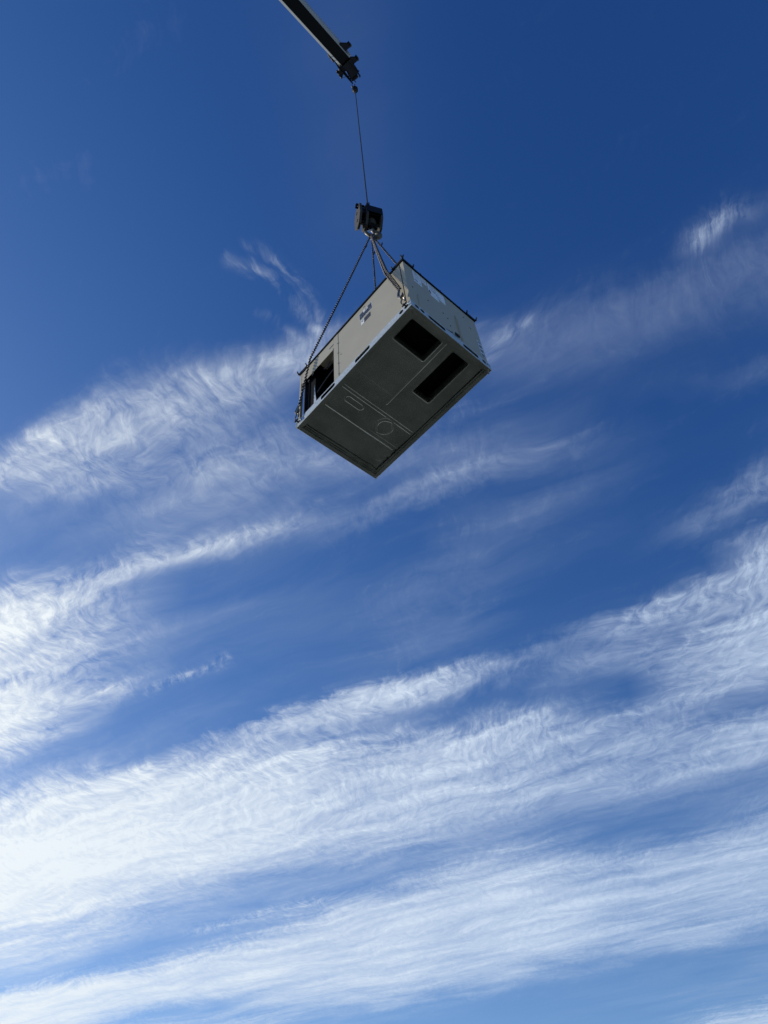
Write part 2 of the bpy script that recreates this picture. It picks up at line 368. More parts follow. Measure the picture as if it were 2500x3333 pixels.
for r_ in (0.0, 20, 80, 300, 1200, 5000):
    if r_ == 0: rings.append([bm.verts.new((0, 0, 0))]); continue
    rings.append([bm.verts.new((r_*math.cos(2*math.pi*k/48), r_*math.sin(2*math.pi*k/48), 0)) for k in range(48)])
for k in range(48): bm.faces.new((rings[0][0], rings[1][k], rings[1][(k+1) % 48]))
for i in range(1, len(rings)-1):
    for k in range(48): bm.faces.new((rings[i][k], rings[i+1][k], rings[i+1][(k+1) % 48], rings[i][(k+1) % 48]))
gme = bpy.data.meshes.new('ground'); bm.to_mesh(gme); bm.free()
g = link('ground', gme, gm); g['kind'] = 'structure'

# ================================================================ rooftop unit
UO = Vector((0.200, 4.354, 6.750 + CAM_H))
unit = thing('rooftop_unit', 'beige metal rooftop air conditioning unit with dark underside hanging from four chains', 'air conditioner', UO, YAW)
L2, W2, HT = 0.95, 0.581, 1.139
RX, RY = 0.962, 0.593             # outside of the base rails
RH = 0.118                        # rail height
def F_(a, b, d): return Vector((a, -W2 - d, b))      # front face, d = outwards
def E_(a, b, d): return Vector((L2 + d, a, b))       # right end face
def oval(cx, cz, rx, rz, n=14): return [(cx + rx*math.cos(2*math.pi*k/n), cz + rz*math.sin(2*math.pi*k/n)) for k in range(n)]

# base rails: face sheet with lifting holes and fork slots, bottom flange, inner lip
front_holes = [rrect(-.515, .028, -.268, .100, .02), rrect(.078, .030, .318, .102, .02), oval(-.85, .072, .030, .032), oval(-.918, .080, .022, .026), oval(.817, .070, .032, .034), oval(.893, .070, .030, .034)]
end_holes = [rrect(-.345, .030, -.100, .100, .02), rrect(.165, .030, .400, .100, .02), oval(-.510, .070, .032, .032), oval(-.432, .070, .032, .032), oval(.49, .070, .030, .032), oval(.552, .075, .022, .026)]
plate('base_rail', [(-RX, 0), (RX, 0), (RX, RH), (-RX, RH)], front_holes, .004, lambda a, b, d: Vector((a, -RY + .002 + d, b)), M['galv'], unit)
plate('base_rail', [(-RX, 0), (RX, 0), (RX, RH), (-RX, RH)], [[(-x, z) for x, z in h_] for h_ in front_holes], .004, lambda a, b, d: Vector((a, RY - .002 + d, b)), M['galv'], unit)
YE = RY - .0045
plate('base_rail', [(-YE, 0), (YE, 0), (YE, RH), (-YE, RH)], end_holes, .004, lambda a, b, d: Vector((RX - .002 + d, a, b)), M['galv'], unit)
plate('base_rail', [(-YE, 0), (YE, 0), (YE, RH), (-YE, RH)], [[(-x, z) for x, z in h_] for h_ in end_holes], .004, lambda a, b, d: Vector((-RX + .002 + d, a, b)), M['galv'], unit)
FW = 0.045
PZ = 0.036
for s in (-1, 1):
    mb = MB(); y0, y1 = sorted((s*(RY - .0045), s*(RY - FW)))
    mb.box((-RX + .0045, y0, 0.001), (RX - .0045, y1, 0.005))
    yi = s*(RY - FW); mb.box((-RX + FW, min(yi, yi - s*.003), 0.0055), (RX - FW, max(yi, yi - s*.003), 0.018))
    yj = s*(RY - FW - .022); mb.box((-RX + FW, min(yi - s*.004, yj), 0.020), (RX - FW, max(yi - s*.004, yj), 0.023))
    mb.build('rail_flange', M['pan'], unit)
    mb = MB(); x0, x1 = sorted((s*(RX - .0045), s*(RX - FW)))
    mb.box((x0, -RY + FW + .001, 0.001), (x1, RY - FW - .001, 0.005))
    xi = s*(RX - FW); mb.box((min(xi, xi - s*.003), -RY + FW + .004, 0.0055), (max(xi, xi - s*.003), RY - FW - .004, 0.022))
    xj = s*(RX - FW - .022); mb.box((min(xi - s*.004, xj), -RY + FW + .03, 0.020), (max(xi - s*.004, xj), RY - FW - .03, 0.023))
    if s < 0: mb.box((-RX + FW + .035, -RY + FW + .03, 0.016), (-RX + FW + .048, RY - FW - .03, 0.022))
    mb.build('rail_flange', M['pan'], unit)
# small bright corner tabs under the rail mitres
for cx, cy in ((-1, -1), (1, -1), (1, 1), (-1, 1)):
    mb = MB(); mb.box((-.022, -.005, -.0035), (.022, .005, -.0005))
    mb.build('corner_tab', M['white'] if False else M['galv'], unit, loc=(cx*(RX - .028), cy*(RY - .026), 0), rot=(0, 0, R(45*cx*cy*-1)))
for cx, cy in ((-1, -1), (-1, 1)):
    mb = MB()
    for k in range(4): mb.box((cx*RX - .012, cy*RY - .004, .012 + k*.026), (cx*RX + .016, cy*RY + .012, .020 + k*.026))
    mb.build('corner_tab', M['galv'], unit)

# base pan: pressed sheet, a fine height field with its two duct openings cut out
def sh(x, y): return x - .030*(PZ/.07), y + .0335*(PZ/.07)
def seg(x, y, ax_, ay, bx, by):
    vx, vy = bx-ax_, by-ay; t = ((x-ax_)*vx + (y-ay)*vy)/(vx*vx+vy*vy); t = max(0, min(1, t))
    return math.hypot(x-ax_-vx*t, y-ay-vy*t)
def bumpf(d, w): return math.exp(-(d/w)**2)
OP1 = (.572, -.498, .867, -.062); OP2 = (.230, .097, .866, .343)
def rr_d(x, y, o, r=.035):
    cx, cy = (o[0]+o[2])/2, (o[1]+o[3])/2; hx, hy = (o[2]-o[0])/2 - r, (o[3]-o[1])/2 - r
    qx, qy = abs(x-cx)-hx, abs(y-cy)-hy
    return math.hypot(max(qx, 0), max(qy, 0)) + min(max(qx, qy), 0) - r
def ridge(d, H=.0063, fl=.016, hw=.002): return H*max(0.0, min(1.0, (hw + fl - abs(d))/fl))
def pan_h(x, y):
    h_ = 0.0
    for y0, y1, xx, f_ in ((-.545, .470, -.168, .013), (-.540, .470, -.206, .013)):
        h_ = max(h_, ridge(seg(x, y, xx, y0, xx, y1), .0051, f_))
    h_ = max(h_, ridge(seg(x, y, -.500, -.535, -.500, .47), .0075, .019))
    h_ = max(h_, ridge(seg(x, y, -.455, .05, -.455, .47), .003, .010))
    h_ = max(h_, ridge(seg(x, y, -.075, -.010, .875, -.016), .0050, .013))
    h_ = max(h_, ridge(seg(x, y, .047, -.53, .047, -.03), .0030, .008))
    d = seg(x, y, -.290, -.385, -.290, -.215) - .036; h_ = max(h_, ridge(d, .0052, .013))
    rr_ = math.hypot(x + .328, y - .180); an = math.atan2(y - .180, x + .328)
    lob = .092 + .013*max(0, math.cos(2*an - .5))**6
    h_ = max(h_, ridge(rr_ - lob, .0052, .013))
    h_ = max(h_, ridge(rr_ - .128, .0035, .011)*(.5 + .5*math.cos(an + 1.2)))
    h_ -= .006*bumpf(seg(x, y, -.02, .020, .86, .014), .010)
    h_ = max(h_, ridge(rr_d(x, y, OP1, .022) - .003, .0045, .010), ridge(rr_d(x, y, OP2, .022) - .003, .0045, .010))
    h_ += .004*bumpf(seg(x, y, -.84, .40, -.60, .51), .03)*math.sin(60*x)
    h_ += .004*math.sin(3.1*x + 1.2)*math.sin(2.7*y + .4) + .0015*math.sin(9*x + 2*y)*math.sin(7*y - 3*x)
    e = min(x + .935, .935 - x, y + .565, .565 - y); h_ -= .006*bumpf(e, .05)
    return h_
NX, NY = 400, 250
X0, X1, Y0, Y1 = -.955, .955, -.586, .586
verts = []; idx = {}
for j in range(NY+1):
    for i in range(NX+1):
        x = X0 + (X1-X0)*i/NX; y = Y0 + (Y1-Y0)*j/NY
        fx, fy = x + .030*(PZ/.07), y - .0335*(PZ/.07)
        verts.append((x, y, PZ - 1.45*pan_h(fx, fy)))
faces = []
for j in range(NY):
    for i in range(NX):
        x = X0 + (X1-X0)*(i+.5)/NX + .030*(PZ/.07); y = Y0 + (Y1-Y0)*(j+.5)/NY - .0335*(PZ/.07)
        if rr_d(x, y, OP1, .022) < 0 or rr_d(x, y, OP2, .022) < 0: continue
        a = j*(NX+1)+i; faces.append((a, a+NX+1, a+NX+2, a+1))
me = bpy.data.meshes.new('base_pan'); me.from_pydata(verts, [], faces)
for p in me.polygons: p.use_smooth = True
me.update(); link('base_pan', me, M['pan'], unit)
# rolled collars of the duct openings
for o_ in (OP1, OP2):
    x0, y0 = sh(o_[0], o_[1]); x1, y1 = sh(o_[2], o_[3])
    op = rrect(x0-.001, y0-.001, x1+.001, y1+.001, .024, 6); ip = rrect(x0+.003, y0+.003, x1-.003, y1-.003, .021, 6)
    bm = bmesh.new(); n = len(op)
    lay = [[bm.verts.new((p[0], p[1], z)) for p in q_] for q_, z in ((op, PZ-.013), (ip, PZ-.013), (ip, PZ+.10), (op, PZ+.10))]
    for a in range(4):
        for i in range(n): bm.faces.new((lay[a][i], lay[a][(i+1) % n], lay[(a+1) % 4][(i+1) % n], lay[(a+1) % 4][i]))
    bmesh.ops.recalc_face_normals(bm, faces=bm.faces); me = bpy.data.meshes.new('duct_collar'); bm.to_mesh(me); bm.free()
    link('duct_collar', me, M['pan'], unit)
# pan screws along the back rail
mb = MB(); mb.tube([(0, 0, 0), (0, 0, -.004)], .004, 6); scr = mb.mesh('screw')
for x in (-.62, -.20, .22, .62):
    for dx_ in (-.009, .009): link('screw', scr, M['galv'], unit, loc=(x + dx_, RY - FW - .012, .020))

# cabinet panels (bent sheet, 3 mm proud joints)
def panel(name, fnc, a0, a1, b0, b1, out=0.0, m='beige', t=.004, bev=.0012, label=None):
    mb = MB()
    c = [fnc(a0, b0, out), fnc(a1, b1, out - t)]
    lo = [min(c[0][k], c[1][k]) for k in range(3)]; hi = [max(c[0][k], c[1][k]) for k in range(3)]
    mb.box(lo, hi, bev); return mb.build(name, M[m], unit, label=label)
panel('access_panel', F_, -.2025, .888, RH-.004, 1.132)
panel('seam_strip', F_, -.288, -.205, RH-.004, 1.132, .003)
panel('corner_post', F_, .9005, L2, RH-.004, 1.132, .001)
panel('top_rail', F_, -.914, -.291, .872, 1.132, .001)
panel('corner_post', F_, -L2, -.918, RH-.004, 1.132, .002)
panel('seam_backing', F_, .84, .93, RH, 1.13, -.016, 'dark_in')
panel('end_panel', E_, -W2 + .004, W2 - .001, RH-.002, 1.132, .0)
def B_(a, b, d): return Vector((a, W2 + d, b))
def K_(a, b, d): return Vector((-L2 - d, a, b))
panel('back_panel', B_, -.30, L2 - .006, RH-.002, 1.132)
panel('corner_post', B_, -L2, -.90, RH-.002, 1.132)
panel('top_rail', B_, -.898, -.304, .90, 1.132)
panel('corner_post', K_, -W2 + .005, -W2 + .05, RH-.002, 1.132, .0)
panel('corner_post', K_, W2 - .05, W2 - .005, RH-.002, 1.132, .0)
panel('top_rail', K_, -W2 + .053, W2 - .053, 1.04, 1.132, .0)
# condenser coil on the end and back, inner walls
mb = MB(); mb.box((-L2 + .012, -W2 + .06, RH), (-L2 + .045, W2 - .012, 1.04)); mb.build('condenser_coil', M['coil'], unit)
mb = MB(); mb.box((-L2 + .05, W2 - .045, RH), (-.31, W2 - .012, 1.10)); mb.build('condenser_coil', M['coil'], unit)
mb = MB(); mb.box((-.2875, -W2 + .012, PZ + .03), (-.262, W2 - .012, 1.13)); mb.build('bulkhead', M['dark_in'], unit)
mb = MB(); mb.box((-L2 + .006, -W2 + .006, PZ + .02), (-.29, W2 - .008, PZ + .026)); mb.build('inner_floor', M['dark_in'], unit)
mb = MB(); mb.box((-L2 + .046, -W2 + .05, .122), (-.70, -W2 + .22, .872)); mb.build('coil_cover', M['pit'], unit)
# folded galvanised bracket that catches the sun
mb = MB(); mb.prism([(-.690, .118), (-.630, .118), (-.662, .36), (-.686, .62)], -.006, -.002, (Vector((0, -W2 + .02, 0)), Vector((1, 0, 0)), Vector((0, 0, 1)), Vector((0, -1, 0)))); mb.build('coil_bracket', M['galv'], unit)
# control box bottom, compressor, pipes
mb = MB(); mb.box((-.55, -W2 + .006, .866), (-.30, -W2 + .105, 1.10)); mb.build('control_box', M['beige'], unit)
mb = MB(); mb.tube([(-.46, -.30, .10), (-.46, -.30, .16), (-.46, -.30, .50), (-.46, -.30, .57)], [.10, .125, .125, .06], 20); mb.build('compressor', M['black'], unit, True)
pts = []
for k in range(12):
    t_ = k/11; pts.append((-.66 + .37*t_, -W2 + .05 + .02*t_, .44 + .17*math.sin(t_*1.5)))
mb = MB(); mb.tube(pts, .009, 8); mb.build('refrigerant_pipe', M['copper'], unit, True)
mb = MB(); mb.tube([(-.56, -.52, .84), (-.50, -.50, .82), (-.42, -.51, .80), (-.36, -.54, .81), (-.29, -.55, .83)], .005, 6)
mb.tube([(-.43, -.53, .82), (-.44, -.545, .76), (-.45, -.55, .70)], .009, 6); mb.build('wiring', M['copper'], unit, True)
for x, z in ((-.78, .80), (-.70, .845)):
    mb = MB(); mb.tube([(x, -W2 + .012, z), (x, -W2 + .004, z)], .018, 12); mb.build('grommet', M['blackmatt'], unit)
# interior behind the duct openings: blower housing and liner
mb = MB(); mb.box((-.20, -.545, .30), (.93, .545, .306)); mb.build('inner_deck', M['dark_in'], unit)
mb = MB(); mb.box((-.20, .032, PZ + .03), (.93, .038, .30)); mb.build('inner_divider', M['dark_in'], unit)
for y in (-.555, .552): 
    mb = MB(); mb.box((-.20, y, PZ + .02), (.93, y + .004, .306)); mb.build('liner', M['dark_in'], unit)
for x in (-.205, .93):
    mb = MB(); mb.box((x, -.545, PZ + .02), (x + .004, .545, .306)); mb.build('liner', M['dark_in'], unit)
mb = MB(); mb.tube([(.60, -.50, .22), (.75, -.50, .22)], .004, 6); mb.build('wiring', M['greygrease'], unit)
mb = MB(); mb.tube([(.66, -.18, .25), (.76, -.06, .16)], .004, 6); mb.build('wiring', M['greygrease'], unit)
# top cover with lip; the overhang's shade is put into its black colour
mb = MB(); mb.box((-L2 - .012, -W2 - .012, 1.135), (L2 + .012, W2 + .012, 1.168), .003); mb.build('top_cover', M['black'], unit, label='dark top cover lip')
mb = MB(); mb.tube([(-.60, 0, 1.168), (-.60, 0, 1.20)], .30, 32); mb.build('fan_guard', M['blackmatt'], unit)
for x, z in ((-.10, .006), (-.215, .005), (-.17, .005), (.18, .005), (.45, .005), (.94, .004)):
    link('screw', scr, M['galv'], unit, loc=(x, -W2 - .013, 1.166), rot=(R(180), 0, 0))
# packing corner brackets on the top edge, with horns; their black includes backlit shade
def bracket(cx, cy, lx, ly):
    mb = MB(); sx, sy = -cx, -cy
    X, Y = cx*(L2 + .016), cy*(W2 + .016)
    xs_ = sorted((X, X + sx*lx)); ys_ = sorted((Y, Y + sy*ly))
    mb.box((xs_[0], min(Y, Y + sy*.02), 1.158), (xs_[1], max(Y, Y + sy*.02), 1.186), .003)
    mb.box((min(X, X + sx*.02), ys_[0], 1.1585), (max(X, X + sx*.02), ys_[1], 1.1855), .003)
    for (px_, py_, ox, oy) in ((X, Y, cx*.030, 0), (X, Y, 0, cy*.030), (X + sx*lx, Y, 0, cy*.02), (X, Y + sy*ly, cx*.02, 0)):
        mb.tube([(px_, py_, 1.165), (px_ + ox*.5, py_ + oy*.5, 1.186), (px_ + ox*.8, py_ + oy*.8, 1.208)], [.011, .010, .006], 6)
    mb.build('corner_bracket', M['blackmatt'], unit)
bracket(1, -1, .17, .165); bracket(1, 1, .17, .155); bracket(-1, -1, .16, .17); bracket(-1, 1, .16, .16)
mb = MB(); mb.tube([(0, 0, 0), (0, -.007, .012)], [.006, .003], 6); stud = mb.mesh('stud')
for y in (-.306, .011, .333): link('stud', stud, M['blackmatt'], unit, loc=(L2 + .012, y, 1.166))

# pressed ribs, dimples and screws on the faces
def rib(fnc, a, b0, b1, w=.012, out=.0075, m='beige', base=0.0, name='pressed_rib'):
    mb = MB(); bm = mb.bm; n = 6
    prof = [(-w, base), (-w*.5, out), (w*.5, out), (w, base)]
    rows = [[bm.verts.new(fnc(a + q_[0]*(1 if k in range(1, n) else .3), b0 + (b1-b0)*k/n, base if k in (0, n) else q_[1])) for q_ in prof] for k in range(n+1)]
    for k in range(n):
        for i in range(3): bm.faces.new((rows[k][i], rows[k][i+1], rows[k+1][i+1], rows[k+1][i]))
    return mb.build(name, M[m], unit)
rib(E_, -.440, .150, .475, .016, .014, base=.0002)
rib(E_, .176, .14, .80, .010, .016, base=.0002); rib(E_, .202, .13, .79, .013, .012, base=.0002)
mb = MB(); mb.tube([(0, 0, 0), (.005, 0, 0)], [.009, .006], 8); dim = mb.mesh('end_screw')
for y, z in ((-.498, .565), (-.272, .548), (-.044, .545), (.021, .499), (.036, .344), (.36, .965)):
    link('end_screw', dim, M['greygrease'], unit, loc=(L2 + .0002, y, z))
mb = MB(); mb.box((0, -.012, -.018), (.010, .012, .018), .003); link('latch', mb.mesh('latch'), M['galv'], unit, loc=(L2 + .001, .444, .799))
mb = MB(); mb.tube([(0, 0, 0), (0, -.008, 0)], [.008, .0055], 8); fsc = mb.mesh('face_screw')
for x, z in ((-.212, .89), (-.213, .662), (-.210, .428), (-.206, .197), (-.164, .573)):
    link('face_screw', fsc, M['beige'], unit, loc=(x, -W2 - (.003 if x < -.2 else 0), z))
for x, z in ((-.296, .878), (-.60, .880), (-.912, .880)):
    link('face_screw', fsc, M['galv'], unit, loc=(x, -W2 - .001, z))
mb = MB(); mb.box((0, -.004, -.012), (.08, 0, .0), .001); link('vent_slot', mb.mesh('vent_slot'), M['inkg'], unit, loc=(-.37, -W2 - .0012, .992))
mb = MB(); mb.box((0, -.003, -.008), (.03, 0, .0), .001); link('vent_slot', mb.mesh('vent_slot'), M['inkg'], unit, loc=(.262, -W2 - .0002, 1.068))
# rail oddments on the right end: drain stub and red tag
mb = MB(); mb.box((L2 + .013, .055, .148), (L2 + .030, .120, .190), .003); mb.build('drain_stub', M['blackmatt'], unit)
mb = MB(); mb.box((L2 + .031, .085, .158), (L2 + .034, .100, .178)); mb.build('drain_tag', M['orange'], unit)
mb = MB(); mb.tube([(L2 + .005, -.10, .135), (L2 + .006, .02, .172)], .003, 6); mb.tube([(L2 + .005, .02, .172), (L2 + .012, .02, .172)], .008, 8); mb.build('seam_wire', M['blackmatt'], unit)
mb = MB(); mb.box((L2 + .0003, -W2 + .02, RH + .001), (RX - .001, W2 - .02, RH + .005)); mb.build('rail_cap', M['galv'], unit)
mb = MB(); mb.box((-L2, -RY + .001, RH + .001), (-.30 if False else L2, -W2 - .0015, RH + .004)); mb.build('rail_cap', M['galv'], unit)

# ---- labels: flat printed sheets stuck to the panels
def sheet(fnc, pts, m, out=.0012, name='label_sheet', t=.0008, parent=None, label=None):
    mb = MB(); bm = mb.bm
    a = [bm.verts.new(fnc(p[0], p[1], out)) for p in pts]; b = [bm.verts.new(fnc(p[0], p[1], out - t)) for p in pts]
    bm.faces.new(a); bm.faces.new(list(reversed(b)))
    for i in range(len(pts)): bm.faces.new((a[i], a[(i+1) % len(pts)], b[(i+1) % len(pts)], b[i]))
    return mb.build(name, M[m], parent or unit, label=label)
def strokes(fnc, rects, m, out, parent):
    mb = MB()
    for (a0, b0, a1, b1) in rects:
        c = [fnc(a0, b0, out), fnc(a1, b1, out - .0006)]
        mb.box([min(c[0][k], c[1][k]) for k in range(3)], [max(c[0][k], c[1][k]) for k in range(3)])
    o = mb.build('label_print', M[m], parent); o['kind'] = 'stuff'; return o
def box_(a0, b0, a1, b1): return [(a0, b0), (a1, b0), (a1, b1), (a0, b1)]
edge = sheet(F_, [(.184, .850), (.400, .853), (.404, 1.003), (.255, 1.003), (.184, 1.003)], 'labelb', .0009, label='pale rim of the warning label')
k1 = sheet(F_, box_(.188, .856, .294, .996), 'labeld', .0018, label='left charcoal half of the warning label')
k2 = sheet(F_, box_(.297, .858, .397, .998), 'labeld', .0018, label='right charcoal half of the warning label')
w1_ = sheet(F_, box_(.258, .945, .332, 1.001), 'white', .0026, label='white picture square on the warning label')
strokes(F_, [(.285, .960, .300, .978), (.296, .966, .312, .990), (.306, .972, .316, .996 - .004), (.272, .955, .284, .962)], 'ink', .0033, w1_)
strokes(F_, [(.200, .975, .250, .980), (.200, .962, .246, .966), (.200, .948, .248, .952), (.198, .880, .225, .884), (.204, .905, .224, .925), (.236, .905, .284, .909), (.240, .895, .280, .899), (.242, .918, .284, .922)], 'inkg', .0025, k1)
strokes(F_, [(.338, .975, .388, .980), (.338, .962, .388, .966), (.336, .935, .352, .955), (.305, .880, .325, .884), (.305, .895, .330, .899), (.345, .880, .388, .900), (.360, .918, .390, .924)], 'inkg', .0025, k2)
w2_ = sheet(F_, box_(.207, .704, .259, .816), 'white', .0018, label='white lower square of the warning label')
strokes(F_, [(.212, .780, .232, .790), (.220, .775, .240, .784), (.236, .785, .250, .800), (.228, .768, .240, .774)], 'ink', .0025, w2_)
b2_ = sheet(F_, box_(.262, .712, .366, .808), 'labelbr', .0018, label='brown lower half of the warning label')
strokes(F_, [(.272, .795, .340, .799), (.272, .785, .345, .788), (.272, .772, .340, .775), (.275, .755, .300, .759), (.305, .750, .352, .754), (.275, .735, .298, .739), (.310, .728, .350, .733)], 'inkg', .0025, b2_)
l1 = sheet(E_, box_(-.443, .808, -.321, 1.104), 'labelb', label='tall pale data label nearest the front corner')
strokes(E_, [(-.43, 1.075, -.36, 1.079), (-.43, 1.06, -.345, 1.063), (-.43, 1.03, -.34, 1.034), (-.43, 1.0, -.335, 1.003), (-.42, .97, -.35, .974), (-.43, .94, -.34, .943), (-.43, .905, -.38, .909), (-.395, 1.02, -.391, 1.09)], 'inkg', .0019, l1)
strokes(E_, [(-.432, .858, -.378, .875), (-.36, .850, -.338, .856)], 'ink', .0020, l1)
l2 = sheet(E_, box_(-.310, .965, -.232, 1.099), 'labelb', label='small pale label between two larger ones')
strokes(E_, [(-.30, 1.08, -.26, 1.083), (-.30, 1.06, -.25, 1.063), (-.30, 1.035, -.245, 1.039), (-.30, 1.01, -.25, 1.013)], 'inkg', .0019, l2)
l3 = sheet(E_, [(-.216, 1.090), (.056, 1.092), (.056, .862), (-.052, .870), (-.060, .785), (-.188, .792), (-.205, .880), (-.216, .9)], 'labelb', label='large torn pale wiring label')
rs = []
for k in range(7): rs.append((-.19, 1.065 - k*.022, -.19 + .10 + .09*random.random(), 1.068 - k*.022))
for k in range(5): rs.append((-.08, .93 - k*.022, -.08 + .03 + .06*random.random(), .933 - k*.022))
strokes(E_, rs, 'inkg', .0019, l3)
strokes(E_, [(-.205, .868, -.190, .915), (-.198, .850, -.180, .880), (-.188, .84, -.182, .90), (-.10, .93, -.065, .936), (-.13, .965, -.10, .970)], 'ink', .0020, l3)
l4 = sheet(E_, box_(.500, .230, .562, .590), 'labelb', .0022, label='tall narrow label by the far corner')
strokes(E_, [(.508, .24, .556, .30), (.508, .33, .556, .40), (.508, .43, .556, .50), (.508, .53, .556, .575)], 'inkg', .0029, l4)

# ================================================================ chains
def link_mesh(pitch, wire, outw, nseg=5, ns=5):
    """one stadium-shaped link lying in the XZ plane, long axis Z"""
    rc = outw/2 - wire; hl = (pitch + 2*wire)/2 - wire - rc
    pts = []
    for k in range(nseg): a = R(180*k/(nseg-1)); pts.append((rc*math.cos(a), 0, hl + rc*math.sin(a)))
    for k in range(nseg): a = R(180 + 180*k/(nseg-1)); pts.append((rc*math.cos(a), 0, -hl + rc*math.sin(a)))
    bm = bmesh.new(); n = len(pts); rings = []
    for i, p in enumerate(pts):
        p = Vector(p); d = (Vector(pts[(i+1) % n]) - Vector(pts[i-1])).normalized(); e2 = Vector((0, 1, 0)); e1 = d.cross(e2)
        rings.append([bm.verts.new(p + (e1*math.cos(2*math.pi*k/ns) + e2*math.sin(2*math.pi*k/ns))*wire) for k in range(ns)])
    for i in range(n):
        for k in range(ns): bm.faces.new((rings[i][k], rings[i][(k+1) % ns], rings[(i+1) % n][(k+1) % ns], rings[(i+1) % n][k]))
    bmesh.ops.recalc_face_normals(bm, faces=bm.faces)
    me = bpy.data.meshes.new('link'); bm.to_mesh(me); bm.free()
    for p in me.polygons: p.use_smooth = True
    me.materials.append(M['chain']); return me
PITCH = .029
LK = link_mesh(PITCH, .0064, .036)
TW = Matrix.Translation(UO) @ Matrix.Rotation(YAW, 4, 'Z')
def resample(pts, step):
    pts = [Vector(p) for p in pts]; out_ = [pts[0].copy()]; need = step; 
    for a, b in zip(pts, pts[1:]):
        d = (b-a).length; pos = 0
        while d - pos >= need: pos += need; out_.append(a.lerp(b, pos/d)); need = step
        need -= d - pos
    return out_
def run_chain(parent, pts, phase=0.0):
    P = resample(pts, PITCH); ref = Vector((.3, 1, .1))
    for i in range(len(P)-1):
        d = (P[i+1]-P[i]).normalized(); e = (ref - d*ref.dot(d)).normalized(); g_ = e.cross(d)
        a = phase + (math.pi/2 if i % 2 else 0) + .12*math.sin(i*.7)
        ex = e*math.cos(a) + g_*math.sin(a); ey = d.cross(ex)
        mt = Matrix((ex, ey, d)).transposed().to_4x4(); mt.translation = (P[i]+P[i+1])/2
        o = bpy.data.objects.new('link', LK); COL.objects.link(o); o.parent = parent; o.matrix_local = mt
def bowed(a, b, sag, n=10):
    a, b = Vector(a), Vector(b); return [a.lerp(b, k/n) + Vector((0, 0, -sag))*4*(k/n)*(1-k/n) for k in range(n+1)]
HK = Vector((0, 0, 4.80))
slings = [  # name label, contact on the top edge, lug end, strands
    ('dark chain sling running down to the open condenser end at the left corner', (-.705, -.618, 1.176), (-.895, -.618, .335), 1, (-.927, -.606, .080)),
    ('doubled chain sling lying against the beige face beside the near front corner', (.700, -.618, 1.176), (.870, -.628, .420), 2, (.893, -.606, .070)),
    ('chain sling that drops behind the top edge above the warning label', (-.710, .612, 1.176), (-.895, .618, .335), 1, (-.918, .606, .080)),
    ('chain sling that drops behind the top edge near the horned front corner', (.700, .612, 1.176), (.880, .618, .335), 1, (.893, .606, .070)),
]
for lab, con, end, ns, hole in slings:
    c = thing('chain_sling', lab, 'chain', TW @ HK, YAW, 'chain slings lifting the rooftop unit')
    con, end, hole = Vector(con) - HK, Vector(end) - HK, Vector(hole) - HK
    sgn = 1 if con.y < 0 else -1
    start = Vector((con.x*.03, con.y*.04, -.03))
    for k in range(ns):
        off = Vector((.034*k, -.010*k*sgn, 0))
        run_chain(c, bowed(start + off*.3, con + off, .02 if ns == 1 else .05) + [end + off*.6], .3 + .7*k)
    # shortening clutch near the top of the leg
    t0 = start.lerp(con, .10)
    mb = MB(); mb.tube([(.03, 0, .03), (.045, 0, 0), (.03, 0, -.035), (0, 0, -.03), (-.01, 0, .0)], [.008, .011, .011, .009, .007], 7)
    mb.build('grab_hook', M['chain'], c, True, loc=t0)
    # end fitting: sling hook, bow shackle and pin in the rail hole
    e0 = end; e1 = hole + Vector((0, -.012*sgn, .05))
    mb = MB(); dirv = (e1 - e0)
    a = e0 + Vector((0, -.004*sgn, .01))
    mb.tube([a, e0.lerp(e1, .15) + Vector((-.022, -.006*sgn, 0)), e0.lerp(e1, .38) + Vector((-.034, -.006*sgn, 0)), e0.lerp(e1, .56) + Vector((-.010, -.006*sgn, 0)), e0.lerp(e1, .50) + Vector((.022, -.006*sgn, 0)), e0.lerp(e1, .36) + Vector((.026, -.006*sgn, 0))], [.012, .015, .018, .018, .015, .008], 8)
    mb.build('sling_hook', M['tackle'], c, True)
    mb = MB(); s0 = e0.lerp(e1, .52)
    pts = []
    for k in range(11):
        an = R(-40 + 260*k/10); pts.append(s0.lerp(hole, .5) + Vector((.030*math.cos(an), -.008*sgn, .052*math.sin(an))))
    mb.tube(pts, .008, 7); mb.build('shackle', M['tackle'], c, True)
    mb = MB(); mb.tube([hole + Vector((-.002, -.030*sgn, 0)), hole + Vector((0, .03*sgn, 0))], .010, 8)
    mb.tube([hole + Vector((-.030, -.014*sgn, .006)), hole + Vector((.030, -.014*sgn, .006))], .009, 8); mb.build('shackle_pin', M['chain'], c, True)

# ================================================================ hook block
BY = R(20)
blk = thing('hook_block', 'black crane hook block with angled cheek plates hanging on a single rope above the unit', 'hook block', (.200, 4.354, CAM_H + 11.50), BY)
FX = (Vector((0, 0, 0)), Vector((0, 1, 0)), Vector((0, 0, 1)), Vector((1, 0, 0)))   # outline in y,z; extruded in x
hexp = [(-.055, .40), (.055, .40), (.165, .62), (.165, 1.02), (.07, 1.17), (-.07, 1.17), (-.165, 1.02), (-.165, .62)]
for x0, x1, pl in ((-.212, -.172, hexp), (-.098, -.058, hexp), (.150, .188, hexp)):
    mb = MB(); mb.prism(pl, x0, x1, FX); bmesh.ops.bevel(mb.bm, geom=mb.bm.edges[:], offset=.003, segments=1, affect='EDGES'); mb.build('cheek_plate', M['greygrease'], blk)
mb = MB(); mb.prism([(-.14, .70), (.14, .70), (.15, 1.00), (.03, 1.26), (-.03, 1.26), (-.15, 1.00)], -.056, .148, FX); mb.build('housing', M['black'], blk)
